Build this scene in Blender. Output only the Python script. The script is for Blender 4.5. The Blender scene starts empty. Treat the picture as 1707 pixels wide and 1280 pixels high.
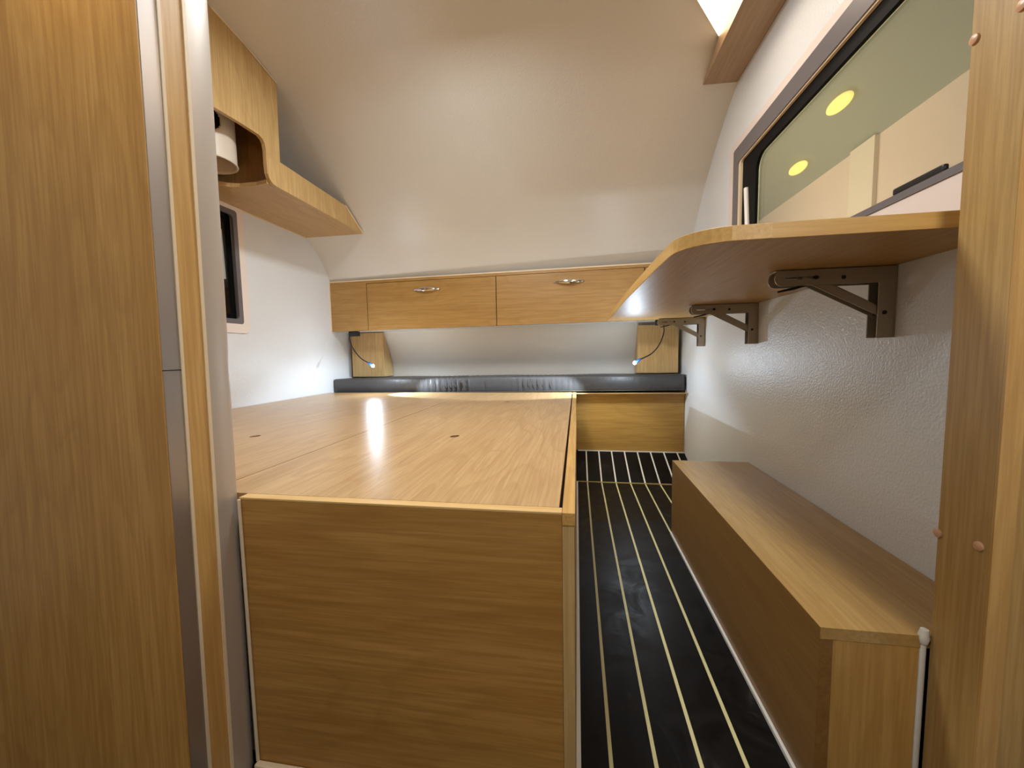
import bpy, bmesh, math, random
from mathutils import Vector, Matrix
from math import sin, cos, pi, radians
random.seed(7)
S = bpy.context.scene
COL = S.collection

# ---------------------------------------------------------------- camera
cd = bpy.data.cameras.new('camera'); cam = bpy.data.objects.new('camera', cd); COL.objects.link(cam)
yaw, pitch, roll, F = .16377, .07772, -.018, 655.05
cy, sy, cp, sp, cr, sr = cos(yaw), sin(yaw), cos(pitch), sin(pitch), cos(roll), sin(roll)
R0 = Matrix(((cy, sy, 0), (0, 0, -1), (-sy, cy, 0)))
Pm = Matrix(((1, 0, 0), (0, cp, -sp), (0, sp, cp)))
Qm = Matrix(((cr, -sr, 0), (sr, cr, 0), (0, 0, 1)))
Rw = Qm @ Pm @ R0                                   # world -> (right, down, forward)
right, down, fwd = Vector(Rw[0]), Vector(Rw[1]), Vector(Rw[2])
M = Matrix((right, -down, -fwd)).transposed().to_4x4()
M.translation = Vector((0, 0, .75))
cam.matrix_world = M
cd.sensor_fit = 'HORIZONTAL'; cd.sensor_width = 36; cd.lens = F / 1707 * 36
cd.clip_start = .02
S.camera = cam

# ---------------------------------------------------------------- world, exposure
w = bpy.data.worlds.new('world'); S.world = w; w.use_nodes = True
w.node_tree.nodes['Background'].inputs[0].default_value = (.32, .34, .38, 1)
w.node_tree.nodes['Background'].inputs[1].default_value = .05
S.view_settings.view_transform = 'Standard'; S.view_settings.look = 'None'
S.view_settings.gamma = 1; S.view_settings.use_curve_mapping = False
S.view_settings.exposure = 0.0

# ---------------------------------------------------------------- lights
def area(name, loc, size, power, color, target=None, sy_=None, shape='RECTANGLE'):
    l = bpy.data.lights.new(name, 'AREA'); l.shape = shape; l.size = size; l.size_y = sy_ or size
    l.energy = power; l.color = color
    o = bpy.data.objects.new(name, l); COL.objects.link(o); o.location = loc
    if target is not None:
        o.rotation_euler = (Vector(target) - Vector(loc)).to_track_quat('-Z', 'Y').to_euler()
    return o
WARM = (1, .89, .76)
NEUT = (.90, .967, 1.0)
area('ceiling_lamp_light', (-.40, 1.18, 1.955), .22, 21, NEUT, (-.40, 1.18, 0), .26)
area('wall_lamp_light', (.455, 1.40, 1.905), .08, 1.6, WARM, (.40, 1.42, 0), .30)
area('rear_lamp_light', (-.55, -.35, 1.955), .26, 7, NEUT, (-.55, -.35, 0), .26)
area('side_fill_light', (.60, -.30, 1.45), .14, 6, WARM, (.3, .6, .8), .14)  # added unseen fill without a fixture, brightens the tall right panel
area('sconce_light', (-.66, .395, 1.47), .07, .9, WARM, (-.58, .45, 1.1), .07)

def point(name, loc, power, color, rad):
    l = bpy.data.lights.new(name, 'POINT'); l.energy = power; l.color = color; l.shadow_soft_size = rad
    o = bpy.data.objects.new(name, l); COL.objects.link(o); o.location = loc
    return o

def spot(name, loc, target, power, ang, blend, color, rad=.008):
    l = bpy.data.lights.new(name, 'SPOT'); l.energy = power; l.spot_size = radians(ang); l.spot_blend = blend
    l.color = color; l.shadow_soft_size = rad
    o = bpy.data.objects.new(name, l); COL.objects.link(o); o.location = loc
    o.rotation_euler = (Vector(target) - Vector(loc)).to_track_quat('-Z', 'Y').to_euler()
    return o
COOL = (.72, .86, 1)
HL = Vector((-1.264, 2.30, .687)); HR = Vector((.323, 2.30, .684))

# ---------------------------------------------------------------- materials
def lin(c):
    return tuple(((v / 255) / 12.92 if v / 255 <= .04045 else ((v / 255 + .055) / 1.055) ** 2.4) for v in c) + (1,)
class NT:
    def __init__(s, name):
        s.m = bpy.data.materials.new(name); s.m.use_nodes = True; s.t = s.m.node_tree
        s.b = s.t.nodes['Principled BSDF']
    def n(s, typ, **kw):
        x = s.t.nodes.new(typ)
        for k, v in kw.items():
            if k in x.inputs: x.inputs[k].default_value = v
            else: setattr(x, k, v)
        return x
    def l(s, a, b): s.t.links.new(a, b)
def plain(name, col, rough=.5, metal=0, coat=0, bump=None, spec=.5):
    q = NT(name); q.b.inputs['Base Color'].default_value = lin(col)
    q.b.inputs['Roughness'].default_value = rough; q.b.inputs['Metallic'].default_value = metal
    q.b.inputs['Coat Weight'].default_value = coat; q.b.inputs['Specular IOR Level'].default_value = spec
    if bump:
        sc, st, di = bump
        tc = q.n('ShaderNodeTexCoord'); nz = q.n('ShaderNodeTexNoise', Scale=sc, Detail=3.0)
        bp = q.n('ShaderNodeBump', Strength=st, Distance=di)
        q.l(tc.outputs['Object'], nz.inputs['Vector']); q.l(nz.outputs['Fac'], bp.inputs['Height']); q.l(bp.outputs['Normal'], q.b.inputs['Normal'])
    return q.m
def ramp(q, fac, stops):
    r = q.n('ShaderNodeValToRGB'); e = r.color_ramp.elements
    e[0].position, e[0].color = stops[0]; e[1].position, e[1].color = stops[-1]
    for p, c in stops[1:-1]:
        x = e.new(p); x.color = c
    q.l(fac, r.inputs[0]); return r
def wood(name, axis, light=(204, 170, 124), mid=(194, 158, 110), dark=(170, 130, 82), rough=.38, off=(0, 0, 0), across=1.0, figure=.30):
    """oak veneer: grain runs along axis 0/1/2"""
    light, mid, dark = [(c[0] * .985, c[1], c[2] * .945) for c in (light, mid, dark)]
    q = NT(name)
    tc = q.n('ShaderNodeTexCoord')
    def mapped(a, b):
        mp = q.n('ShaderNodeMapping'); sc = [a * across] * 3; sc[axis] = b
        mp.inputs['Scale'].default_value = sc; mp.inputs['Location'].default_value = off
        q.l(tc.outputs['Object'], mp.inputs['Vector']); return mp.outputs[0]
    broad = q.n('ShaderNodeTexNoise', Scale=1.0, Detail=2.0, Roughness=.5, Distortion=.3); q.l(mapped(4.5, .9), broad.inputs['Vector'])
    mul = q.n('ShaderNodeMath', operation='MULTIPLY'); mul.inputs[1].default_value = 15; q.l(broad.outputs['Fac'], mul.inputs[0])
    fr = q.n('ShaderNodeMath', operation='FRACT'); q.l(mul.outputs[0], fr.inputs[0])
    rr = ramp(q, fr.outputs[0], [(0, (0, 0, 0, 1)), (.6, (.2, .2, .2, 1)), (.88, (1, 1, 1, 1)), (1, (0, 0, 0, 1))])
    fine = q.n('ShaderNodeTexNoise', Scale=1.0, Detail=5.0, Roughness=.65); q.l(mapped(150, 5), fine.inputs['Vector'])
    medium = q.n('ShaderNodeTexNoise', Scale=1.0, Detail=3.0, Roughness=.6, Distortion=.2); q.l(mapped(22, 1.2), medium.inputs['Vector'])
    base = ramp(q, medium.outputs['Fac'], [(.30, lin(mid)), (.70, lin(light))])
    m1 = q.n('ShaderNodeMix', data_type='RGBA'); m1.inputs[7].default_value = lin(dark)
    f1 = q.n('ShaderNodeMath', operation='MULTIPLY'); f1.inputs[1].default_value = figure; q.l(rr.outputs[0], f1.inputs[0])
    q.l(f1.outputs[0], m1.inputs[0]); q.l(base.outputs[0], m1.inputs[6])
    pr = ramp(q, fine.outputs['Fac'], [(.40, (.55, .55, .55, 1)), (.58, (0, 0, 0, 1))])
    m2 = q.n('ShaderNodeMix', data_type='RGBA'); m2.inputs[7].default_value = lin(dark)
    q.l(pr.outputs[0], m2.inputs[0]); q.l(m1.outputs[2], m2.inputs[6])
    # warm/cool drift of the veneer
    dr = q.n('ShaderNodeTexNoise', Scale=1.6, Detail=1.0); q.l(tc.outputs['Object'], dr.inputs['Vector'])
    q.l(m2.outputs[2], q.b.inputs['Base Color'])
    q.b.inputs['Roughness'].default_value = rough
    bp = q.n('ShaderNodeBump', Strength=.12, Distance=.001); q.l(fine.outputs['Fac'], bp.inputs['Height']); q.l(bp.outputs['Normal'], q.b.inputs['Normal'])
    return q.m
WX = wood('oak_grain_x', 0)
WY = wood('oak_grain_y', 1)
WZ = wood('oak_grain_z', 2)
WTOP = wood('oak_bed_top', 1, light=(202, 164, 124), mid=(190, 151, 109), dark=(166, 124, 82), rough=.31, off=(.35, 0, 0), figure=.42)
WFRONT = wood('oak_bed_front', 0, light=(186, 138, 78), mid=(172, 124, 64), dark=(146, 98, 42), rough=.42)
WCAB = wood('oak_locker', 0, light=(184, 142, 88), mid=(174, 131, 77), dark=(154, 112, 60), figure=.35)
WEDGE = wood('oak_edge_band', 2, light=(212, 168, 108), mid=(202, 156, 96), dark=(180, 132, 76))
WPANL = wood('oak_left_panel', 2, light=(200, 150, 88), mid=(188, 138, 76), dark=(160, 110, 52), rough=.42, across=1.2, off=(.2, .1, 0))
WPANR = wood('oak_right_panel', 2, light=(196, 156, 102), mid=(186, 146, 90), dark=(160, 118, 66), off=(.6, 0, .3), rough=.42)
WPALE = wood('oak_carcass', 1, light=(196, 160, 116), mid=(186, 148, 104), dark=(168, 128, 84), figure=.3)
CREAM = plain('cream_edge', (226, 205, 172), .5)
SILI = plain('silicone', (222, 216, 205), .35, bump=(60, .4, .002))
DARKGAP = plain('gap', (32, 20, 12), .8)
WALLM = plain('wall_gelcoat', (222, 224, 226), .32, bump=(190, .7, .0022))
CEILM = plain('ceiling_gelcoat', (212, 207, 198), .34, bump=(150, .4, .0018))
ALU = plain('brushed_aluminium', (178, 172, 168), .38, metal=.85)
ALUP = plain('grey_profile', (186, 174, 162), .42, metal=.35)
STEEL = plain('bracket_steel', (168, 156, 136), .36, metal=.35)
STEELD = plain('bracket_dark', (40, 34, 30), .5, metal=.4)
CHROME = plain('chrome', (225, 225, 225), .12, metal=1)
BLACKP = plain('black_plastic', (14, 14, 16), .4)
SEAL = plain('rubber_seal', (5, 4, 4), .7, spec=.2)
WFRAME = plain('window_frame_grey', (116, 111, 114), .4, metal=.3)
WHITEP = plain('white_plastic', (232, 226, 218), .4)
DUCT = plain('duct_plastic', (214, 200, 182), .45)
BLUEP = plain('blue_collar', (40, 80, 150), .35)
def leather():
    q = NT('dark_leather'); q.b.inputs['Base Color'].default_value = lin((72, 70, 70)); q.b.inputs['Roughness'].default_value = .42
    tc = q.n('ShaderNodeTexCoord'); mp = q.n('ShaderNodeMapping'); mp.inputs['Scale'].default_value = (38, 4, 9)
    nz = q.n('ShaderNodeTexNoise', Scale=1.0, Detail=3.0, Distortion=.8); n2 = q.n('ShaderNodeTexNoise', Scale=260.0, Detail=2.0)
    q.l(tc.outputs['Object'], mp.inputs['Vector']); q.l(mp.outputs[0], nz.inputs['Vector']); q.l(tc.outputs['Object'], n2.inputs['Vector'])
    b1 = q.n('ShaderNodeBump', Strength=.35, Distance=.006); b2 = q.n('ShaderNodeBump', Strength=.2, Distance=.001)
    q.l(nz.outputs['Fac'], b1.inputs['Height']); q.l(n2.outputs['Fac'], b2.inputs['Height']); q.l(b1.outputs[0], b2.inputs['Normal']); q.l(b2.outputs[0], q.b.inputs['Normal'])
    return q.m
LEATHER = leather()
def floor_mat():
    q = NT('black_decking'); tc = q.n('ShaderNodeTexCoord')
    n1 = q.n('ShaderNodeTexNoise', Scale=7.0, Detail=6.0, Roughness=.7, Distortion=1.2); q.l(tc.outputs['Object'], n1.inputs['Vector'])
    r = ramp(q, n1.outputs['Fac'], [(.45, lin((10, 8, 7))), (.60, lin((18, 15, 13))), (.74, lin((54, 49, 44)))])
    q.b.inputs['Specular IOR Level'].default_value = .16
    q.l(r.outputs[0], q.b.inputs['Base Color'])
    r2 = ramp(q, n1.outputs['Fac'], [(.40, (.34, .34, .34, 1)), (.7, (.6, .6, .6, 1))]); q.l(r2.outputs[0], q.b.inputs['Roughness'])
    return q.m
FLOORM = floor_mat()
STRIP = plain('caulk_strip', (206, 196, 142), .5)
STRIPG = plain('gold_strip', (158, 138, 80), .5)
def emis(name, col, s):
    q = NT(name); q.b.inputs['Base Color'].default_value = lin(col); q.b.inputs['Emission Color'].default_value = lin(col); q.b.inputs['Emission Strength'].default_value = s
    return q.m
def pane_mat(name, tint, ior=1.45, film=.0):
    q = NT(name); out = q.t.nodes['Material Output']
    tr = q.n('ShaderNodeBsdfTransparent'); tr.inputs[0].default_value = tint
    gl = q.n('ShaderNodeBsdfGlossy', Roughness=.03); fr = q.n('ShaderNodeFresnel')
    ge = q.n('ShaderNodeNewGeometry'); mi = q.n('ShaderNodeMix', data_type='FLOAT'); mi.inputs[2].default_value = ior; mi.inputs[3].default_value = 1 / ior
    q.l(ge.outputs['Backfacing'], mi.inputs[0]); q.l(mi.outputs[0], fr.inputs['IOR'])
    df = q.n('ShaderNodeBsdfDiffuse'); df.inputs[0].default_value = lin((200, 196, 176))
    m0 = q.n('ShaderNodeMixShader'); m0.inputs[0].default_value = film; q.l(tr.outputs[0], m0.inputs[1]); q.l(df.outputs[0], m0.inputs[2])
    mx = q.n('ShaderNodeMixShader'); q.l(fr.outputs[0], mx.inputs[0]); q.l(m0.outputs[0], mx.inputs[1]); q.l(gl.outputs[0], mx.inputs[2])
    q.l(mx.outputs[0], out.inputs['Surface']); return q.m
PANE = pane_mat('acrylic_pane', (.95, .92, .86, 1), film=.12)
PANED = pane_mat('dark_pane', (.25, .25, .25, 1))

# ---------------------------------------------------------------- mesh helpers
def B(): return bmesh.new()
def bx(bm, x0, x1, y0, y1, z0, z1, bev=0):
    r = bmesh.ops.create_cube(bm, size=1)
    vs = r['verts']
    for v in vs:
        v.co = Vector(((x0 + x1) / 2 + v.co.x * (x1 - x0), (y0 + y1) / 2 + v.co.y * (y1 - y0), (z0 + z1) / 2 + v.co.z * (z1 - z0)))
    if bev:
        es = list({e for v in vs for e in v.link_edges})
        bmesh.ops.bevel(bm, geom=es, offset=bev, segments=2, profile=.6, affect='EDGES')
    return bm
def hexa(bm, pts):
    """8 points: bottom loop (4) then top loop (4)"""
    v = [bm.verts.new(p) for p in pts]
    for f in ((3, 2, 1, 0), (4, 5, 6, 7), (0, 1, 5, 4), (1, 2, 6, 5), (2, 3, 7, 6), (3, 0, 4, 7)): bm.faces.new([v[i] for i in f])
    return bm
def prism(bm, loop, d, holes=()):
    """planar loop extruded by vector d, with optional holes"""
    d = Vector(d); edges = []; loops = []
    for lp in (loop, *holes):
        vs = [bm.verts.new(p) for p in lp]; loops.append(vs)
        for i in range(len(vs)): edges.append(bm.edges.new((vs[i], vs[(i + 1) % len(vs)])))
    r = bmesh.ops.triangle_fill(bm, use_beauty=True, use_dissolve=False, edges=edges)
    fs = [g for g in r['geom'] if isinstance(g, bmesh.types.BMFace)]
    e = bmesh.ops.extrude_face_region(bm, geom=fs)
    for g in e['geom']:
        if isinstance(g, bmesh.types.BMVert): g.co += d
    return bm
def ring(bm, outer, inner, d):
    """frame between two loops of equal length, extruded by d"""
    d = Vector(d); n = len(outer); assert n == len(inner)
    L = [[bm.verts.new(Vector(p) + o) for p in lp] for o in (Vector(), d) for lp in (outer, inner)]
    for i in range(n):
        j = (i + 1) % n
        bm.faces.new((L[0][i], L[0][j], L[1][j], L[1][i])); bm.faces.new((L[2][i], L[3][i], L[3][j], L[2][j]))
        bm.faces.new((L[0][i], L[2][i], L[2][j], L[0][j])); bm.faces.new((L[1][i], L[1][j], L[3][j], L[3][i]))
    return bm
def wall_with_hole(x0, x1, y0, y1, z0, z1, hy0, hy1, hz0, hz1):
    bm = B(); ys = [y0, hy0, hy1, y1]; zs = [z0, hz0, hz1, z1]
    v = {(i, a, b): bm.verts.new(((x0, x1)[i], ys[a], zs[b])) for i in (0, 1) for a in range(4) for b in range(4)}
    for a in range(3):
        for b in range(3):
            if (a, b) == (1, 1): continue
            for i in (0, 1): bm.faces.new((v[i, a, b], v[i, a + 1, b], v[i, a + 1, b + 1], v[i, a, b + 1]))
    for a, b, c, d in ((1, 1, 2, 1), (2, 1, 2, 2), (2, 2, 1, 2), (1, 2, 1, 1), (0, 0, 3, 0), (3, 0, 3, 3), (3, 3, 0, 3), (0, 3, 0, 0)):
        if abs(a - c) == 3 or abs(b - d) == 3:
            st = [(a + (c - a) * k // 3, b + (d - b) * k // 3) for k in range(4)]
        else: st = [(a, b), (c, d)]
        for p, q in zip(st, st[1:]): bm.faces.new((v[(0,) + p], v[(0,) + q], v[(1,) + q], v[(1,) + p]))
    return bm
def tube(bm, pts, rad, seg=12, cap=True):
    pts = [Vector(p) for p in pts]; n = len(pts); rings = []
    if not hasattr(rad, '__len__'): rad = [rad] * n
    up = Vector((0, 0, 1)); t0 = (pts[1] - pts[0]).normalized()
    if abs(t0.dot(up)) > .95: up = Vector((0, 1, 0))
    a = t0.cross(up).normalized()
    for i, p in enumerate(pts):
        t = (pts[min(i + 1, n - 1)] - pts[max(i - 1, 0)]).normalized()
        a = (a - t * a.dot(t)).normalized(); b = t.cross(a)
        rings.append([bm.verts.new(p + (a * cos(2 * pi * k / seg) + b * sin(2 * pi * k / seg)) * rad[i]) for k in range(seg)])
    for i in range(n - 1):
        for k in range(seg):
            bm.faces.new((rings[i][k], rings[i][(k + 1) % seg], rings[i + 1][(k + 1) % seg], rings[i + 1][k]))
    if cap:
        bm.faces.new(rings[0][::-1]); bm.faces.new(rings[-1])
    return bm
def arc(c, r, a0, a1, n, ax=(0, 1)):
    o = []
    for i in range(n + 1):
        a = radians(a0 + (a1 - a0) * i / n); o.append((c[0] + r * cos(a), c[1] + r * sin(a)))
    return o
def smoothcurve(P, n=8):
    P = [Vector(p) for p in P]; out = []
    for i in range(len(P) - 1):
        p0, p1, p2, p3 = P[max(i - 1, 0)], P[i], P[i + 1], P[min(i + 2, len(P) - 1)]
        for k in range(n):
            t = k / n
            out.append(.5 * ((2 * p1) + (p2 - p0) * t + (2 * p0 - 5 * p1 + 4 * p2 - p3) * t * t + (3 * p1 - p0 - 3 * p2 + p3) * t ** 3))
    out.append(P[-1]); return out
def obj(name, bm, mat, parent=None, smooth=None, bev=0):
    bmesh.ops.recalc_face_normals(bm, faces=bm.faces)
    me = bpy.data.meshes.new(name); bm.to_mesh(me); bm.free()
    o = bpy.data.objects.new(name, me); COL.objects.link(o)
    me.materials.append(mat)
    if bev:
        m = o.modifiers.new('bevel', 'BEVEL'); m.width = bev; m.segments = 2; m.limit_method = 'ANGLE'; m.angle_limit = radians(40)
    if smooth is not None:
        for p in me.polygons: p.use_smooth = True
        if smooth < 180: me.set_sharp_from_angle(angle=radians(smooth))
    if parent:
        o.parent = parent; o.matrix_parent_inverse = parent.matrix_world.inverted() if False else Matrix.Translation(parent.location).inverted() if parent.type == 'EMPTY' else Matrix.Identity(4)
    return o
def thing(name, label, cat, loc=(0, 0, 0), group=None):
    o = bpy.data.objects.new(name, None); COL.objects.link(o); o.location = loc; o.empty_display_size = .05
    o['label'] = label; o['category'] = cat
    if group: o['group'] = group
    return o
def tag(o, label, cat, group=None):
    o['label'] = label; o['category'] = cat
    if group: o['group'] = group
    return o
def struct(name, bm, mat, parent=None, smooth=None, label=None):
    o = obj(name, bm, mat, parent, smooth)
    if not parent: o['kind'] = 'structure'
    if label: o['label'] = label
    return o

XL, XR = -1.65, .665
YB = -1.5
# ---------------------------------------------------------------- setting: floor, walls, ceiling
struct('floor', bx(B(), XL - .04, XR + .04, YB, 2.27, -.03, 0), FLOORM, label='black decking floor of the aisle')
fl2 = hexa(B(), [(XL, 2.265, -.03), (XR, 2.265, -.03), (XR, 2.80, -.03), (XL, 2.80, -.03), (XL, 2.265, .002), (XR, 2.265, .002), (XR, 2.80, .187), (XL, 2.80, .187)])
struct('floor_ramp', fl2, FLOORM, label='short rising end of the striped floor in front of the bench')
stb = B(); st2 = B()
for k in range(8):
    x = .0585 + .0803 * k
    if k < 4: bx(stb, x - .0036, x + .0036, YB, 2.262, -.002, .0012)
    elif x < .36 or True: bx(stb, x - .0036, x + .0036, 1.66 if x > .37 else YB, 2.262, -.002, .0012)
    hexa(st2, [(x - .004, 2.268, 0), (x + .004, 2.268, 0), (x + .004, 2.572, .106), (x - .004, 2.572, .106),
               (x - .004, 2.268, .0045), (x + .004, 2.268, .0045), (x + .004, 2.572, .1105), (x - .004, 2.572, .1105)])
struct('floor_strips', stb, STRIP, label='pale caulking lines of the floor'); struct('floor_strips_ramp', st2, SILI, label='pale caulking lines of the rising floor end')
struct('trim_1', bx(B(), 0.004, XR, 2.258, 2.270, 0, .0035), STRIPG, label='gold cross strip on the floor')

Lp = [(YB, 2.0), (1.0, 2.0), (1.301, 1.994), (1.612, 1.93), (1.85, 1.775), (2.088, 1.602), (2.27, 1.478), (2.375, 1.395), (2.482, 1.255), (2.58, 1.09), (2.66, .913), (2.742, .795), (2.792, .675), (2.80, .58), (2.80, .0)]
Rp = [(YB, 2.0), (1.0, 2.0), (1.40, 1.972), (1.65, 1.932), (1.883, 1.843), (2.092, 1.727), (2.262, 1.602), (2.38, 1.495), (2.47, 1.390), (2.575, 1.20), (2.665, .98), (2.745, .80), (2.792, .675), (2.80, .58), (2.80, .0)]
def prof(P): return [(v.x, v.y) for v in smoothcurve([Vector((a, b, 0)) for a, b in P[1:-1]], 6)]
Ls = [Lp[0]] + prof(Lp) + [Lp[-1]]; Rs = [Rp[0]] + prof(Rp) + [Rp[-1]]
def sheet(j0, j1, name, label):
    cb = B(); N = 8; grid = []
    for (a, b), (c, d) in list(zip(Ls, Rs))[j0:j1]:
        row = []
        for i in range(N + 1):
            t = i / N; x = (XL - .05) + (XR - XL + .10) * t; tt = min(max((x - XL) / (XR - XL), 0), 1)
            row.append(cb.verts.new((x, a + (c - a) * tt, b + (d - b) * tt)))
        grid.append(row)
    fs = [cb.faces.new((grid[j][i], grid[j][i + 1], grid[j + 1][i + 1], grid[j + 1][i])) for j in range(len(grid) - 1) for i in range(N)]
    ex = bmesh.ops.extrude_face_region(cb, geom=fs)
    for g in ex['geom']:
        if isinstance(g, bmesh.types.BMVert): g.co += Vector((0, .05, .05))
    struct(name, cb, CEILM, smooth=35, label=label)
js = next(k for k, (a, b) in enumerate(Ls) if b < 1.12)
sheet(0, js + 1, 'ceiling', 'white textured ceiling curving down to the locker')
sheet(js, len(Ls), 'wall_far', 'white textured end wall curving down behind the bench')

# left wall with window hole
lw = [(XL, YB, -.03), (XL, 2.9, -.03), (XL, 2.9, 2.1), (XL, YB, 2.1)]
WLY0, WLY1, WLZ0, WLZ1 = 1.05, 1.740, .925, 1.462
def rrect(y0, y1, z0, z1, r, x, n=5):
    P = []
    for (cy_, cz_, a) in ((y1 - r, z1 - r, 0), (y0 + r, z1 - r, 90), (y0 + r, z0 + r, 180), (y1 - r, z0 + r, 270)):
        for k in range(n + 1):
            t = radians(a + 90 * k / n); P.append((x, cy_ + r * cos(t), cz_ + r * sin(t)))
    return P
struct('wall_left', wall_with_hole(XL - .04, XL, YB, 2.9, -.03, 2.1, WLY0, WLY1, WLZ0, WLZ1), WALLM, label='white textured wall on the left')
# right wall with window hole (its head falls slightly towards the camera)
def rhole(g, x, r=.012, b=None):
    y1, y0, z0 = 1.858 - g, .30 + g, (1.055 + g) if b is None else b
    zt = lambda y: 1.578 - g
    return [(x, y1, z0), (x, y1, zt(y1) - r), (x, y1 - r * .3, zt(y1) - r * .3), (x, y1 - r, zt(y1)), (x, y0, zt(y0)), (x, y0, z0)]
rw = [(XR, YB, -.03), (XR, 2.9, -.03), (XR, 2.9, 2.1), (XR, YB, 2.1)]
struct('wall_right', wall_with_hole(XR, XR + .04, YB, 2.9, -.03, 2.1, .30, 1.858, 1.055, 1.576), WALLM, label='white textured wall on the right')
struct('wall_back', bx(B(), XL - .04, XR + .04, YB - .04, YB, -.03, 2.1), WALLM)

# right window
def wq(y1, zt_, y0, zb_, x, r=.01, n=4):
    """window loop with a rounded far top corner"""
    return [(x, y1, zb_)] + [(x, y1 - r + r * cos(radians(90 * k / n)), zt_ - r + r * sin(radians(90 * k / n))) for k in range(n + 1)] + [(x, y0, zt_), (x, y0, zb_)]
wr = struct('window_1', ring(B(), wq(1.862, 1.580, .296, 1.051, XR - .006), wq(1.815, 1.518, .33, 1.066, XR - .006, .012), (.012, 0, 0)), WFRAME, label='large side window with grey frame above the shelf')
struct('window_reveal', ring(B(), wq(1.816, 1.519, .329, 1.065, XR - .002), wq(1.792, 1.513, .335, 1.067, XR - .002, .012), (.008, 0, 0)), CREAM, wr)
struct('window_seal', ring(B(), wq(1.83, 1.55, .31, 1.06, XR + .0062, .01, 8), wq(1.672, 1.472, .34, 1.072, XR + .0062, .055, 8), (.010, 0, 0)), SEAL, wr)
pxx = XR + .0165
pr = wq(1.684, 1.486, .33, 1.064, pxx, .065, 10)
struct('window_pane', prism(B(), pr, (.006, 0, 0)), PANE, wr)
struct('pane_rim', tube(B(), [(pxx - .002, a, b) for _, a, b in pr[:-1]], .0035, 8), plain('pane_rim', (196, 198, 160), .12), wr, smooth=60)
struct('pane_rim', tube(B(), [(pxx - .001, a, b) for _, a, b in wq(1.664, 1.468, .33, 1.074, pxx, .055, 10)[:-1]], .0015, 8), plain('pane_rim_inner', (196, 198, 160), .12), wr, smooth=60)
struct('window_stay', tube(B(), [(XR + .001, 1.742, 1.385), (XR + .001, 1.712, 1.16)], .009, 12), WHITEP, wr, smooth=50)
struct('window_latch', bx(B(), XR + .002, XR + .012, .87, .99, 1.070, 1.084, .004), BLACKP, wr)
struct('trim_2', ring(B(), wq(1.91, 1.612, .296, .947, XR - .0035, .03), wq(1.8625, 1.5805, .2955, 1.0505, XR - .0035), (.0034, 0, 0)), plain('window_surround', (226, 212, 204), .4), label='cream surround of the large side window')

# left window
wl = struct('window_2', ring(B(), rrect(WLY0 - .006, WLY1 + .006, WLZ0 - .006, WLZ1 + .006, .014, XL - .006), rrect(WLY0 + .018, WLY1 - .018, WLZ0 + .018, WLZ1 - .018, .02, XL - .006), (.012, 0, 0)), WFRAME, label='small window with cream surround on the left wall')
struct('window_seal', ring(B(), rrect(WLY0 + .01, WLY1 - .01, WLZ0 + .01, WLZ1 - .01, .02, XL - .03), rrect(WLY0 + .04, WLY1 - .04, WLZ0 + .04, WLZ1 - .04, .03, XL - .03), (.01, 0, 0)), SEAL, wl)
struct('window_pane', prism(B(), rrect(WLY0 + .03, WLY1 - .03, WLZ0 + .03, WLZ1 - .03, .03, XL - .024), (.004, 0, 0)), PANED, wl)
struct('window_surround', ring(B(), rrect(WLY0 - .05, WLY1 + .042, WLZ0 - .05, WLZ1 + .045, .03, XL - .003), rrect(WLY0 - .006, WLY1 + .006, WLZ0 - .006, WLZ1 + .006, .014, XL - .003), (.009, 0, 0)), plain('surround_left', (232, 220, 210), .4), wl)
struct('window_stay', tube(B(), [(XL - .014, 1.66, 1.36), (XL - .014, 1.665, 1.13)], .011, 12), plain('stay_grey', (150, 160, 150), .4), wl, smooth=50)

# ---------------------------------------------------------------- left bulkhead (camera stands in its doorway)
t = thing('bulkhead_partition', 'oak bulkhead partition at the left edge with grey metal corner profiles', 'partition', (-.6, .52, 0))
XF = -.585; H = 1.985
obj('partition_board', bx(bx(B(), XL + .002, XF - .0065, .474, .574, .002, H), XL + .002, XF - .0002, .4716, .4734, .002, H), WPANL, t)
obj('aluminium_strip', bx(B(), XF - .006, XF, .4735, .5005, .002, H, .001), ALU, t)
obj('cream_edging', bx(B(), XF - .006, XF + .0015, .5005, .5050, .002, H), CREAM, t)
obj('oak_strip', bx(B(), XF - .006, XF, .5050, .5385, .002, H), WEDGE, t)
obj('cream_edging', bx(B(), XF - .006, XF + .0015, .5385, .5440, .002, H), CREAM, t)
pb = B()
lp = [(XF - .006, .544, .002), (XF + .001, .544, .002)] + [(XF - .021 + .022 * cos(a), .550 + .050 * sin(a), .002) for a in [radians(v) for v in range(0, 91, 9)]] + [(XF - .021, .5745, .002), (XF - .006, .5742, .002)]
prism(pb, lp, (0, 0, H))
obj('corner_profile', pb, ALUP, t, smooth=50)
obj('strip_joint', bx(B(), XF - .0055, XF + .0006, .4733, .5003, .7335, .7350), DARKGAP, t)

for o in t.children:                                # the bulkhead leans a hair towards the bed
    for v in o.data.vertices: v.co.y += (v.co.z - .7) * .015

# right side panel
t = thing('tall_panel', 'tall oak side panel at the right edge with round screw caps', 'panel', (.6, .63, 0))
obj('panel_board', bx(B(), .530, XR - .002, .588, .661, .002, 1.853), WPANR, t)
obj('oak_face', bx(B(), .5535, XR - .002, .5845, .5875, .002, 1.853), WPANR, t)
obj('edge_band', bx(B(), .5298, .553, .5835, .5875, .002, 1.853), WEDGE, t)
for (yy, zz) in ((.656, 1.159), (.660, .472), (.600, .482), (.598, 1.155)):
    c = B(); tube(c, [(.5302, yy, zz), (.5275, yy, zz), (.5262, yy, zz)], [.0065, .0062, .003], 20)
    obj('screw_cap', c, plain('cap_tan', (206, 158, 118), .35), t, smooth=50)

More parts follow.
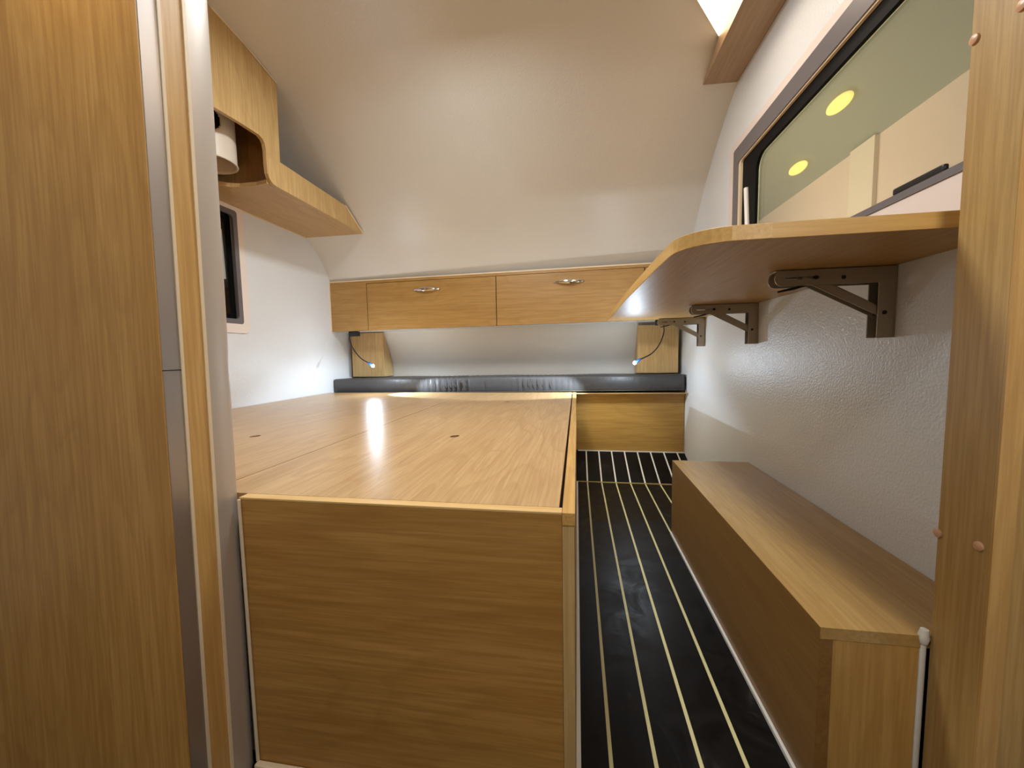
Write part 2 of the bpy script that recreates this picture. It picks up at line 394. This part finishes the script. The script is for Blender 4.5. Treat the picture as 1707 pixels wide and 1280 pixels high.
# ---------------------------------------------------------------- bed platform
t = thing('bed_platform', 'oak storage bed platform with two lift-out lids filling the left side', 'bed', (-.8, 1.5, 0))
ZB = .508; YF, YE = .583, 2.405
obj('base_box', bx(B(), XL + .003, -.026, YF + .020, YE - .01, .004, ZB - .02), WALLM, t)
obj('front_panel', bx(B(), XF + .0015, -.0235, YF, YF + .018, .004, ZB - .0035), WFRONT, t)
obj('front_rail', bx(B(), XF + .0015, -.0235, YF - .0005, YF + .019, ZB - .0034, ZB, .0004), wood('oak_rail', 0, light=(226, 186, 132), mid=(216, 174, 120), dark=(196, 150, 94)), t)
obj('side_panel', bx(B(), -.0230, -.005, YF + .001, YE, .004, ZB - .0205), WZ, t)
obj('side_rail', bx(B(), -.0230, -.0035, YF - .001, YE, ZB - .020, ZB, .0008), wood('oak_siderail', 1, light=(214, 168, 104), mid=(200, 152, 88), dark=(172, 122, 62)), t)
obj('lid_bearer', bx(B(), XL + .004, -.0235, YF + .0195, YE - .002, ZB - .0195, ZB - .014), DARKGAP, t)
def lid(x0, x1, holes):
    hs = []
    for (hx, hy) in holes:
        hs.append([(hx + .0125 * cos(a) + .003 * sin(a), hy + .016 * sin(a) , ZB - .0002) for a in [2 * pi * k / 20 for k in range(20)]])
    loop = [(x0, YF + .0205, ZB - .0002), (x1, YF + .0205, ZB - .0002), (x1, YE, ZB - .0002), (x0, YE, ZB - .0002)]
    o = obj('lid', prism(B(), loop, (0, 0, -.0135), hs), WTOP, t)
lid(-.6695, -.0285, [(-.358, 1.108)])
lid(XL + .004, -.6720, [(-.987, 1.059)])
cup = B(); tube(cup, [(-.345, 1.93, ZB - .0004), (-.345, 1.93, ZB + .0008)], [.014, .012], 18); obj('hole_plug', cup, plain('plug', (150, 120, 84), .5), t)
cup = B(); tube(cup, [(-1.067, 2.044, ZB - .0004), (-1.067, 2.044, ZB + .0008)], [.014, .012], 18); obj('hole_plug', cup, plain('plug2', (150, 120, 84), .5), t)
struct('trim_3', bx(B(), XF + .0008, XF + .006, YF - .0045, YF - .0012, .012, ZB - .003, .0008), CREAM, label='cream sealant between the bulkhead and the bed front')
struct('baseboard_bed', bx(B(), XF + .003, -.010, YF - .012, YF - .0015, .001, .013, .002), CREAM, label='cream sealant along the bottom of the bed front')
struct('trim_4', bx(B(), -.0045, .0045, YF, 2.262, .0005, .005, .001), SILI, label='white sealant along the foot of the bed side')

# ---------------------------------------------------------------- wheel arch box
t = thing('wheel_arch_box', 'long low oak box along the right wall beside the aisle', 'box', (.52, 1.15, 0))
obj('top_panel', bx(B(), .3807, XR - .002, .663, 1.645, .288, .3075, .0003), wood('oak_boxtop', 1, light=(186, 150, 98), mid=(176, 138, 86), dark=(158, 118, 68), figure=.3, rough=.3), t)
obj('side_panel', bx(bx(B(), .3800, .399, .6635, 1.6445, .004, .2875), .3800, .3806, .6635, 1.6445, .2875, .3072), wood('oak_boxside_shaded', 1, light=(142, 102, 56), mid=(132, 93, 48), dark=(118, 80, 38), figure=.2), t)  # darker oak copy: shade on the aisle side put into the colour
obj('end_panel', bx(B(), .3995, .518, .6640, .682, .004, .2875), wood('oak_boxend', 2, light=(196, 152, 92), mid=(184, 140, 80), dark=(164, 118, 62), figure=.3), t)
obj('end_panel', bx(B(), .3995, XR - .003, 1.626, 1.644, .004, .2875), WZ, t)
struct('baseboard_box', bx(B(), .3735, .3800, .664, 1.645, .0005, .011, .002), SILI, label='white sealant along the foot of the low box')
sb = B(); bx(sb, .5185, .5270, .6615, .6700, .002, .296, .003); tube(sb, [(.523, .665, .296), (.523, .664, .305), (.5235, .664, .318)], [.006, .0075, .005], 10)
struct('trim_5', sb, SILI, label='white sealant bead between the low box and the tall panel', smooth=60)
struct('trim_6', bx(B(), XR - .004, XR, 1.66, 2.56, .0, .006), SILI)
struct('trim_7', bx(B(), .006, XR, 2.566, 2.574, .102, .112), SILI, label='white sealant at the foot of the bench')

# ---------------------------------------------------------------- bench + cushion (a touch out of square, like everything at the far end)
def skew(x): return .0365 * (x - XL)              # the far fittings stand slightly further away on the right
t = thing('storage_bench', 'oak storage bench across the far end under the dark cushion', 'bench', (-.5, 2.68, 0))
obj('front_panel', bx(B(), XL + .003, XR - .003, 2.575, 2.593, .112, .490), wood('oak_bench', 0, light=(190, 148, 84), mid=(178, 136, 74), dark=(158, 114, 56), off=(.3, .1, .2)), t)
obj('seat_board', bx(B(), XL + .003, XR - .003, 2.50, 2.785, .476 + .012, .492), WX, t)
cu = B(); n = 150; x0, x1 = XL + .006, XR - .012
prof_c = [(0, .0, .012), (0, .006, .003), (0, .018, 0), (0, .30, .0), (0, .30, .095), (0, .02, .101), (0, .006, .098), (0, .0, .088), (0, -.003, .05)]
rows = []
for i in range(n + 1):
    x = x0 + (x1 - x0) * i / n; s = skew(x)
    e = min(1, (i + .6) / 2.0, (n - i + .6) / 2.0) ** .5
    zb = .496 + .0035 * (x - XL)
    pl = 0
    for c, wd, am in ((-.80, .20, .011), (-.28, .14, .006), (.0, .2, .003)):
        pl += am * math.exp(-((x - c) / wd) ** 2) * sin(x * 2 * pi / .031 + 3 * sin(x * 17))
    row = []
    for j, (_, dy, dz) in enumerate(prof_c):
        yy = 2.452 + s + dy
        if dy < .02: yy += pl * (1 - abs(dz - .05) / .08) + (1 - e) * .012
        zz = zb + .05 + (dz - .05) * (.90 + .10 * e)
        if dz > .09: zz += pl * .35 + .002 * sin(x * 9)
        row.append(cu.verts.new((x, yy if dy < .25 else 2.785, zz)))
    rows.append(row)
m = len(prof_c)
for i in range(n):
    for j in range(m): cu.faces.new((rows[i][j], rows[i][(j + 1) % m], rows[i + 1][(j + 1) % m], rows[i + 1][j]))
cu.faces.new(rows[0]); cu.faces.new(rows[-1][::-1])
ct = thing('bench_cushion', 'long dark grey leather cushion lying on the far bench', 'cushion', (-.5, 2.6, .496))
obj('cushion_body', cu, LEATHER, ct, smooth=180)
pp = B(); tube(pp, [(x0 + (x1 - x0) * i / 60, 2.450 + skew(x0 + (x1 - x0) * i / 60), .500 + .0035 * (x1 - x0) * i / 60) for i in range(61)], .0032, 8)
obj('piping', pp, plain('piping', (70, 68, 60), .4), ct, smooth=180)

# ---------------------------------------------------------------- overhead locker
t = thing('overhead_locker', 'long oak overhead locker above the far bench with two flap doors', 'cabinet', (-.5, 2.6, .92))
def ck(x, z):                                     # z of the locker edges: the unit rises a little to the right
    return z + .0075 * (x - XL)
def slab(x0, x1, zb, zt, y0, y1, bm=None):
    bm = bm or B(); hexa(bm, [(x0, y0, ck(x0, zb)), (x1, y0, ck(x1, zb)), (x1, y1, ck(x1, zb)), (x0, y1, ck(x0, zb)), (x0, y0, ck(x0, zt)), (x1, y0, ck(x1, zt)), (x1, y1, ck(x1, zt)), (x0, y1, ck(x0, zt))]); return bm
ZC0, ZC1 = .919, 1.246
YC = 2.470
obj('carcass', slab(XL + .002, XR - .002, ZC0, ZC1, YC + .018, YC + .03), DARKGAP, t)
obj('bottom_board', slab(XL + .002, XR - .002, ZC0, ZC0 + .012, YC + .0185, 2.650), WALLM, t)
obj('filler_panel', slab(XL + .003, -1.3815, ZC0, ZC1, YC, YC + .018), WCAB, t)
obj('top_rail', slab(-1.3810, XR - .003, ZC1 - .016, ZC1, YC, YC + .018), WCAB, t)
def door(x0, x1, hx):
    d = obj('door', slab(x0, x1, ZC0, ZC1 - .0185, YC, YC + .018), WCAB, t, bev=.0008)
    hb = B(); pts = []; rad = []
    L = .085
    zc = ck(hx, 1.168)
    loopz = []
    for k in range(17):
        u = -1 + 2 * k / 16; pts.append((hx + u * L, YC - .004 - .020 * (1 - u * u), zc)); 
    # flat tapering bow
    prev = None
    for k, p in enumerate(pts):
        u = -1 + 2 * k / 16; hh = .004 + .0075 * (1 - abs(u) ** 1.5)
        ring = [hb.verts.new((p[0], p[1] + a, p[2] + b * hh)) for a, b in ((-.003, -.7), (-.003, .7), (0, 1), (.003, .7), (.003, -.7), (0, -1))]
        if prev:
            for q in range(6): hb.faces.new((prev[q], prev[(q + 1) % 6], ring[(q + 1) % 6], ring[q]))
        else: hb.faces.new(ring[::-1])
        prev = ring
    hb.faces.new(prev)
    for sx in (-1, 1): bx(hb, hx + sx * L - .006, hx + sx * L + .006, YC - .004, YC + .001, zc - .006, zc + .006)
    bx(hb, hx - .012, hx + .012, YC - .026, YC - .001, zc - .007, zc + .006, .002)
    obj('handle', hb, CHROME, d, smooth=50)
    return d
door(-1.3770, -.5020, -.958)
door(-.4970, .3980, -.044)
obj('filler_panel', slab(.4030, XR - .003, ZC0, ZC1 - .0185, YC, YC + .018), WCAB, t)
tr = slab(XL + .004, XR - .004, ZC1 + .0002, ZC1 + .008, YC - .001, YC + .010); struct('trim_8', tr, CREAM, label='cream sealant line where the locker meets the ceiling')
struct('trim_9', bx(B(), XL, XL + .005, YC - .003, YC + .004, ZC0 - .01, ZC1), CREAM)

# supports under the locker, each cut to the curved back wall
def support(x0, x1, y, label, grp):
    o = thing('locker_support', label, 'support', ((x0 + x1) / 2, y, .6), grp)
    zb = .601 if x0 < 0 else .609
    side = [(y, zb), (y, .9155)] + [(2.652, .9155), (2.692, .86), (2.730, .795), (2.760, .735), (2.780, .675), (2.785, .600)]
    obj('front_board', bx(B(), x0 + .001, x1 - .0005, y, y + .012, zb, .9150), WZ, o)
    bm = prism(B(), [(x0 + .001, a, b) for a, b in side if 1], (.014, 0, 0)) if False else B()
    s2 = [(y + .0125, zb), (y + .0125, .9150)] + side[3:-1] + [(2.784, zb)]
    prism(bm, [(x1 - .014, a, b) for a, b in s2], (.0135, 0, 0))
    obj('side_board', bm, WZ, o)
    bm = prism(B(), [(x0 + .001, a, b) for a, b in s2], (.0135, 0, 0)); obj('side_board', bm, WZ, o)
    return o
support(-1.616, -1.368, 2.648, 'oak support board under the left end of the far locker', None)
support(.388, .640, 2.648, 'oak support board under the right end of the far locker', None)

# ---------------------------------------------------------------- left wall cabinet with duct
XP = -1.273; ZP = 1.487
t = thing('corner_cabinet', 'angular oak cabinet with an open niche high on the left wall', 'cabinet', (-1.45, 1.7, ZP))
ceilL = [(.60, 1.995), (1.301, 1.990), (1.612, 1.925)]
out = [(.60, ZP + .16), (.60, 1.995), (1.301, 1.990), (1.45, 1.966), (1.606, 1.926), (1.601, 1.60), (2.090, 1.592), (2.266, ZP), (1.60, ZP - .002)]
op = [(1.572, ZP - .001), (1.548, 1.490), (1.533, 1.502), (1.525, 1.52), (1.522, 1.56), (1.522, 1.615), (1.518, 1.637), (1.508, 1.650), (1.490, 1.657), (1.40, 1.654), (1.285, 1.646), (1.0, 1.64)]
loop = out[:8] + op
obj('face_panel', prism(B(), [(XP, a, b) for a, b in loop], (-.016, 0, 0)), WZ, t)
bt = [(XP - .017, 2.262), (XL + .003, 2.262), (XL + .003, 1.05), (-1.54, 1.05), (-1.504, 1.508), (-1.47, 1.535), (-1.432, 1.548), (-1.35, 1.548), (XP - .017, 1.535)]
obj('bottom_board', prism(B(), [(a, b, ZP) for a, b in bt], (0, 0, .016)), WPALE, t)
obj('divider', bx(B(), XL + .003, XP - .017, 1.578, 1.592, ZP + .0165, 1.91), wood('oak_divider', 2, light=(150, 108, 62), mid=(138, 96, 52), dark=(120, 80, 40)), t)
obj('bottom_lip', bx(B(), XL + .003, XP - .0005, 2.2625, 2.2655, ZP + .0, ZP + .012), WPALE, t)
cr_ = B(); tube(cr_, [(XP + .001, a, b + .002) for a, b in ((1.301, 1.990), (1.45, 1.968), (1.606, 1.929))], .003, 8); tube(cr_, [(XP + .001, 2.092, 1.592), (XP + .001, 2.268, 1.489)], .003, 8)
struct('trim_10', cr_, CREAM, label='cream sealant line where the corner cabinet meets the ceiling')
struct('trim_11', bx(B(), XL, XL + .004, 1.05, 2.27, ZP - .005, ZP), CREAM)
# duct: open-ended white cylinder with a round side port
db = B(); cx_, cy2, r_ = -1.455, 1.425, .098; zb_, zt_ = 1.535, 1.80; seg = 120; nz = 60
def inport(a, z):
    return (((a - radians(-40)) * r_) ** 2 + (z - 1.668) ** 2) < .044 ** 2
ring = [[db.verts.new((cx_ + r_ * cos(2 * pi * k / seg), cy2 + r_ * sin(2 * pi * k / seg), zb_ + (zt_ - zb_) * j / nz)) for k in range(seg)] for j in range(nz + 1)]
for j in range(nz):
    for k in range(seg):
        a = 2 * pi * (k + .5) / seg; a = a - 2 * pi if a > pi else a
        if inport(a, zb_ + (zt_ - zb_) * (j + .5) / nz): continue
        db.faces.new((ring[j][k], ring[j][(k + 1) % seg], ring[j + 1][(k + 1) % seg], ring[j + 1][k]))
du = thing('duct_pipe', 'white round duct pipe with a dark side hole inside the left niche', 'pipe', (cx_, cy2, zb_))
d0 = obj('pipe_body', db, DUCT, du, smooth=60)
so = d0.modifiers.new('wall', 'SOLIDIFY'); so.thickness = .005; so.offset = -1
lb = B(); tube(lb, [(cx_ + r_ * cos(a), cy2 + r_ * sin(a), zb_) for a in [2 * pi * k / 48 for k in range(49)]], .0035, 8, False); obj('pipe_lip', lb, DUCT, du, smooth=180)
ib = B(); tube(ib, [(cx_, cy2, zb_ + .07), (cx_, cy2, zt_ - .01)], [r_ - .02, r_ - .02], 40); obj('inner_sleeve', ib, BLACKP, du, smooth=60)
ib = B(); tube(ib, [(cx_, cy2, zb_ + .060), (cx_, cy2, zb_ + .066)], r_ - .008, 40); obj('inner_plate', ib, DUCT, du)

# ---------------------------------------------------------------- shelf and its three folding brackets
t = thing('wall_shelf', 'rounded oak shelf board on the right wall under the large window', 'shelf', (.42, 1.5, .92))
lo = [(XR - .002, .683), (.30, .683), (.262, .685)]
lo += [(.255 - .085 * sin(radians(a)), .768 - .083 * cos(radians(a))) for a in range(8, 89, 10)]
lo += [(.167, .866), (.163, 1.35), (.172, 2.265), (XR - .002, 2.285)]
obj('shelf_board', prism(B(), [(a, b, .9205) for a, b in lo], (0, 0, .024)), wood('oak_shelf', 1, light=(196, 154, 98), mid=(184, 142, 86), dark=(166, 122, 68), figure=.25, rough=.45), t)
eb = B(); lo2 = lo[1:-1]
P = [Vector((a, b, 0)) for a, b in lo2]
vb = []
for i, p in enumerate(P):
    tg = (P[min(i + 1, len(P) - 1)] - P[max(i - 1, 0)]).normalized(); nrm = Vector((tg.y, -tg.x, 0))
    if nrm.dot(Vector((.5, 1.4, 0)) - p) > 0: nrm = -nrm
    vb.append([eb.verts.new(p + nrm * d + Vector((0, 0, z))) for d, z in ((.0001, .9203), (.0015, .9212), (.0015, .9438), (.0001, .9447))])
for i in range(len(vb) - 1):
    for k in range(3): eb.faces.new((vb[i][k], vb[i][k + 1], vb[i + 1][k + 1], vb[i + 1][k]))
obj('edge_band', eb, wood('oak_shelf_edge', 1, light=(216, 174, 112), mid=(208, 164, 100), dark=(190, 142, 80), figure=.2), t)
obj('end_edge', bx(B(), .30, XR - .003, .6815, .6829, .9207, .9443), wood('oak_shelf_end', 0, light=(216, 174, 112), mid=(208, 164, 100), dark=(190, 142, 80), figure=.2), t)

def make_bracket(label):
    o = thing('folding_bracket', label, 'bracket', (0, 0, 0), 'folding brackets under the wall shelf')
    # wall channel: two flanges and a back web (open towards the room)
    w0, w1 = -.0165, .0165
    c = B(); bx(c, -.0035, -.0005, w0, w1, -.150, 0); bx(c, -.034, -.0035, w0, w0 + .003, -.150, 0); bx(c, -.034, -.0035, w1 - .003, w1, -.150, 0)
    obj('wall_leg', c, STEEL, o, bev=.0012)
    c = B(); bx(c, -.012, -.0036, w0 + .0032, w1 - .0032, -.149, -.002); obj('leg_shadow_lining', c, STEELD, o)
    # arm channel under the board
    def arm_side(y0):
        L0, L1, zt_, zb_ = -.236, -.002, -.0015, -.034
        lp = [(L1, y0, zt_), (L1, y0, zb_), (L0 + .014, y0, zb_)] + [(L0 + .014 - .014 * sin(a), y0, zb_ + .0165 - .0165 * cos(a)) for a in [pi * k / 8 for k in range(1, 8)]] + [(L0 + .014, y0, zt_)]
        hole = [(-.218, y0, -.0175), (-.216, y0, -.0205), (-.150, y0, -.0205), (-.148, y0, -.0175), (-.150, y0, -.0150), (-.216, y0, -.0150)]
        return lp, hole
    c = B()
    for y0 in (w0 - .0005, w1 - .0025):
        lp, ho = arm_side(y0); prism(c, lp, (0, .003, 0), [ho])
    bx(c, -.234, -.002, w0, w1, -.0035, -.0008)
    obj('shelf_arm', c, STEEL, o)
    # brace
    c = B(); a, b = Vector((-.168, 0, -.018)), Vector((-.020, 0, -.098)); d = (b - a).normalized(); nn = Vector((-d.z, 0, d.x))
    for (ya, yb) in ((w0 + .004, w0 + .0065), (w1 - .0065, w1 - .004)):
        pts = [a - d * .01 + nn * .010, b + d * .012 + nn * .009, b + d * .012 - nn * .009, a - d * .01 - nn * .010]
        hexa(c, [(p.x, ya, p.z) for p in pts] + [(p.x, yb, p.z) for p in pts])
    pts = [a + nn * .0100, b + nn * .009, b + nn * .007, a + nn * .008]
    hexa(c, [(p.x, w0 + .004, p.z) for p in pts] + [(p.x, w1 - .004, p.z) for p in pts])
    obj('brace', c, STEEL, o)
    for pxp, pzp in ((-.102, -.020), (-.022, -.097), (-.155, -.018)):
        c = B(); tube(c, [(pxp, w0 - .002, pzp), (pxp, w1 + .001, pzp)], .0042, 14); obj('pivot_pin', c, STEELD, o, smooth=50)
    c = B(); tube(c, [(-.150, 0, -.026), (-.190, 0, -.038), (-.222, 0, -.044)], [.003, .003, .0022], 8); obj('release_lever', c, STEELD, o, smooth=60)
    return o
def copy_tree(o, parent=None):
    c = o.copy(); COL.objects.link(c)
    if parent: c.parent = parent
    for ch in list(o.children): copy_tree(ch, c)
    return c
b0 = make_bracket('steel folding bracket nearest the tall panel, under the shelf')
bs = [(b0, .974)]
for yy, lab in ((1.612, 'middle one of the three steel folding brackets under the shelf'), (2.222, 'farthest of the three steel folding brackets, nearest the far bench')):
    c = copy_tree(b0); c['label'] = lab; bs.append((c, yy))
for o, yy in bs: o.location = (XR, yy, .9195)

# ---------------------------------------------------------------- reading lamps
GLOW = emis('led_white', (235, 244, 255), 60)
def lampg(base, pts, head, aim, label):
    o = thing('reading_lamp', label, 'lamp', base, 'gooseneck reading lamps under the far locker')
    x, y, z = base
    obj('base', bx(B(), x - .036, x + .034, y - .016, y + .016, z - .033, z - .0005, .004), BLACKP, o)
    c = B(); cv = smoothcurve(pts, 8); tube(c, cv, .0036, 10); obj('gooseneck', c, BLACKP, o, smooth=180)
    d = (Vector(aim) - Vector(head)).normalized(); e = Vector(cv[-1])
    h = Vector(head)
    c = B(); tube(c, [e - (h - e).normalized() * .006, e + (h - e) * .45, h - d * .002], [.006, .0095, .0105], 18); obj('lamp_head', c, BLUEP, o, smooth=50)
    c = B(); bmesh.ops.create_uvsphere(c, u_segments=20, v_segments=12, radius=.0095, matrix=Matrix.Translation(h)); obj('led_lens', c, GLOW, o, smooth=180)
    return o
lampg((-1.50, 2.50, .9185), [(-1.525, 2.497, .905), (-1.522, 2.47, .868), (-1.452, 2.40, .795), (-1.370, 2.345, .735), (-1.300, 2.315, .705)], HL, HL + Vector((.5, .05, -.5)),
      'left gooseneck reading lamp with its white light on, above the cushion')
lampg((.505, 2.50, .935), [(.515, 2.50, .918), (.515, 2.48, .86), (.480, 2.42, .79), (.425, 2.36, .735), (.352, 2.315, .702)], HR, HR + Vector((-.5, .05, -.5)),
      'right gooseneck reading lamp with its white light on, beside the farthest bracket')
spot('left_led_light', HL + Vector((.012, -.002, -.008)), HL + Vector((.55, .04, -.32)), 42.0, 66, .35, COOL)
spot('right_led_light', HR + Vector((-.012, -.002, -.008)), HR + Vector((-.55, .03, -.30)), 90.0, 66, .35, COOL)
point('left_led_spill', HL + Vector((.004, -.014, .0)), 4.2, COOL, .014)
point('right_led_spill', HR + Vector((-.004, -.014, .0)), 4.5, COOL, .014)

# ---------------------------------------------------------------- overhead box on the right and ceiling lights
t = thing('overhead_duct_box', 'oak boxed-in duct along the top of the right wall', 'duct', (.6, .9, 1.855))
eb = prism(B(), [(.527, a, b) for a, b in ((-.9, 1.855), (-.9, 1.994), (1.0, 1.994), (1.35, 1.970), (1.55, 1.940), (1.70, 1.903), (1.80, 1.872), (1.872, 1.855))], (XR - .002 - .527, 0, 0))
obj('box_board', eb, wood('oak_duct', 1, light=(172, 144, 122), mid=(164, 135, 112), dark=(148, 118, 94), figure=.15), t)
t = thing('ceiling_light', 'bright wedge-ended ceiling light beside the oak duct box', 'lamp', (.47, 1.4, 1.93))
lpz = 1.910
pg = [(.5266, 1.662), (.404, 1.489), (.404, 1.12), (.5266, 1.12)]
zt_l = [1.924, 1.943, 1.982, 1.982]
obj('housing', hexa(B(), [(a, b, lpz + .004) for a, b in pg] + [(a, b, z) for (a, b), z in zip(pg, zt_l)]), WHITEP, t)
pg2 = [(.5264, 1.661), (.4042, 1.489), (.4042, 1.1202), (.5264, 1.1202)]
obj('diffuser', prism(B(), [(a, b, lpz) for a, b in pg2], (0, 0, .0035)), emis('diffuser_warm', (255, 226, 190), 8), t)
def dome(loc, r, label):
    o = thing('ceiling_light', label, 'lamp', loc)
    c = B(); tube(c, [(loc[0], loc[1], 1.998), (loc[0], loc[1], 1.975)], [r, r * .96], 32); obj('housing', c, WHITEP, o, smooth=40)
    c = B(); tube(c, [(loc[0], loc[1], 1.974), (loc[0], loc[1], 1.968), (loc[0], loc[1], 1.964)], [r * .9, r * .8, r * .4], 32); obj('diffuser', c, emis('dome_glow', (255, 226, 190), 6), o, smooth=40)
dome((-.40, 1.18, 2.0), .12, 'round ceiling light above the bed')
dome((-.55, -.35, 2.0), .15, 'round ceiling light behind the doorway')

# ---------------------------------------------------------------- outside the large window: a made-up workshop that gives the pane its tones
WSH = plain('workshop_wall', (238, 214, 190), .8, bump=(2, .3, .05)); WSC = plain('workshop_roof', (136, 142, 118), .8)
o = obj('workshop_wall', bx(B(), 2.9, 3.0, -3, 16, -.6, 2.80), WSH); o['kind'] = 'structure'
o = obj('workshop_roof', hexa(B(), [(2.9, -3, 2.80), (.9, -3, 4.1), (.9, 12, 4.1), (2.9, 12, 2.80), (2.9, -3, 2.9), (.9, -3, 4.2), (.9, 12, 4.2), (2.9, 12, 2.9)]), WSC); o['kind'] = 'structure'
tag(obj('workshop_pillar', bx(B(), 2.86, 2.9, 4.50, 4.85, -.6, 2.80), plain('pillar', (244, 228, 200), .7)), 'pale pillar on the wall outside the large window', 'pillar')
for ly, lx, lz, lab in ((4.35, 2.455, 3.06, 'yellow glowing blob standing in for a lamp reflection on the pane, the upper right one'), (5.43, 2.647, 2.935, 'yellow glowing blob standing in for a lamp reflection on the pane, the lower left one')):
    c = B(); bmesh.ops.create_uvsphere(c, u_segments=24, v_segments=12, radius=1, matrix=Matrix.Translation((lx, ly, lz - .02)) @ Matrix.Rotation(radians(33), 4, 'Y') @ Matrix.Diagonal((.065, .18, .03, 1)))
    o = obj('lamp_reflection', c, emis('lamp_reflection_glow', (250, 228, 120), 1.1), None, smooth=180); tag(o, lab, 'lamp')  # glowing ellipsoids stand in for lamp reflections on the pane
for k, (bx0, c_) in enumerate(((1.98, (176, 168, 136)), (1.45, (168, 164, 136)))):
    zz = 2.80 + (2.9 - bx0) * .65
    o = obj('workshop_purlin', hexa(B(), [(bx0, -3, zz - .06), (bx0 + .16, -3, zz - .16), (bx0 + .16, 12, zz - .16), (bx0, 12, zz - .06), (bx0, -3, zz + .0), (bx0 + .16, -3, zz - .10), (bx0 + .16, 12, zz - .10), (bx0, 12, zz + .0)]), plain('purlin', c_, .8))
    tag(o, 'pale roof beam outside the large window, ' + ('the lower one' if k == 0 else 'the upper one'), 'beam')
area('workshop_fill_light', (1.2, 5.0, .9), 2.0, 150, (1, .93, .80), (2.9, 5.0, 2.0), 7.5)  # added light with no visible source, brightens the wall behind the pane
bpy.context.view_layer.update()
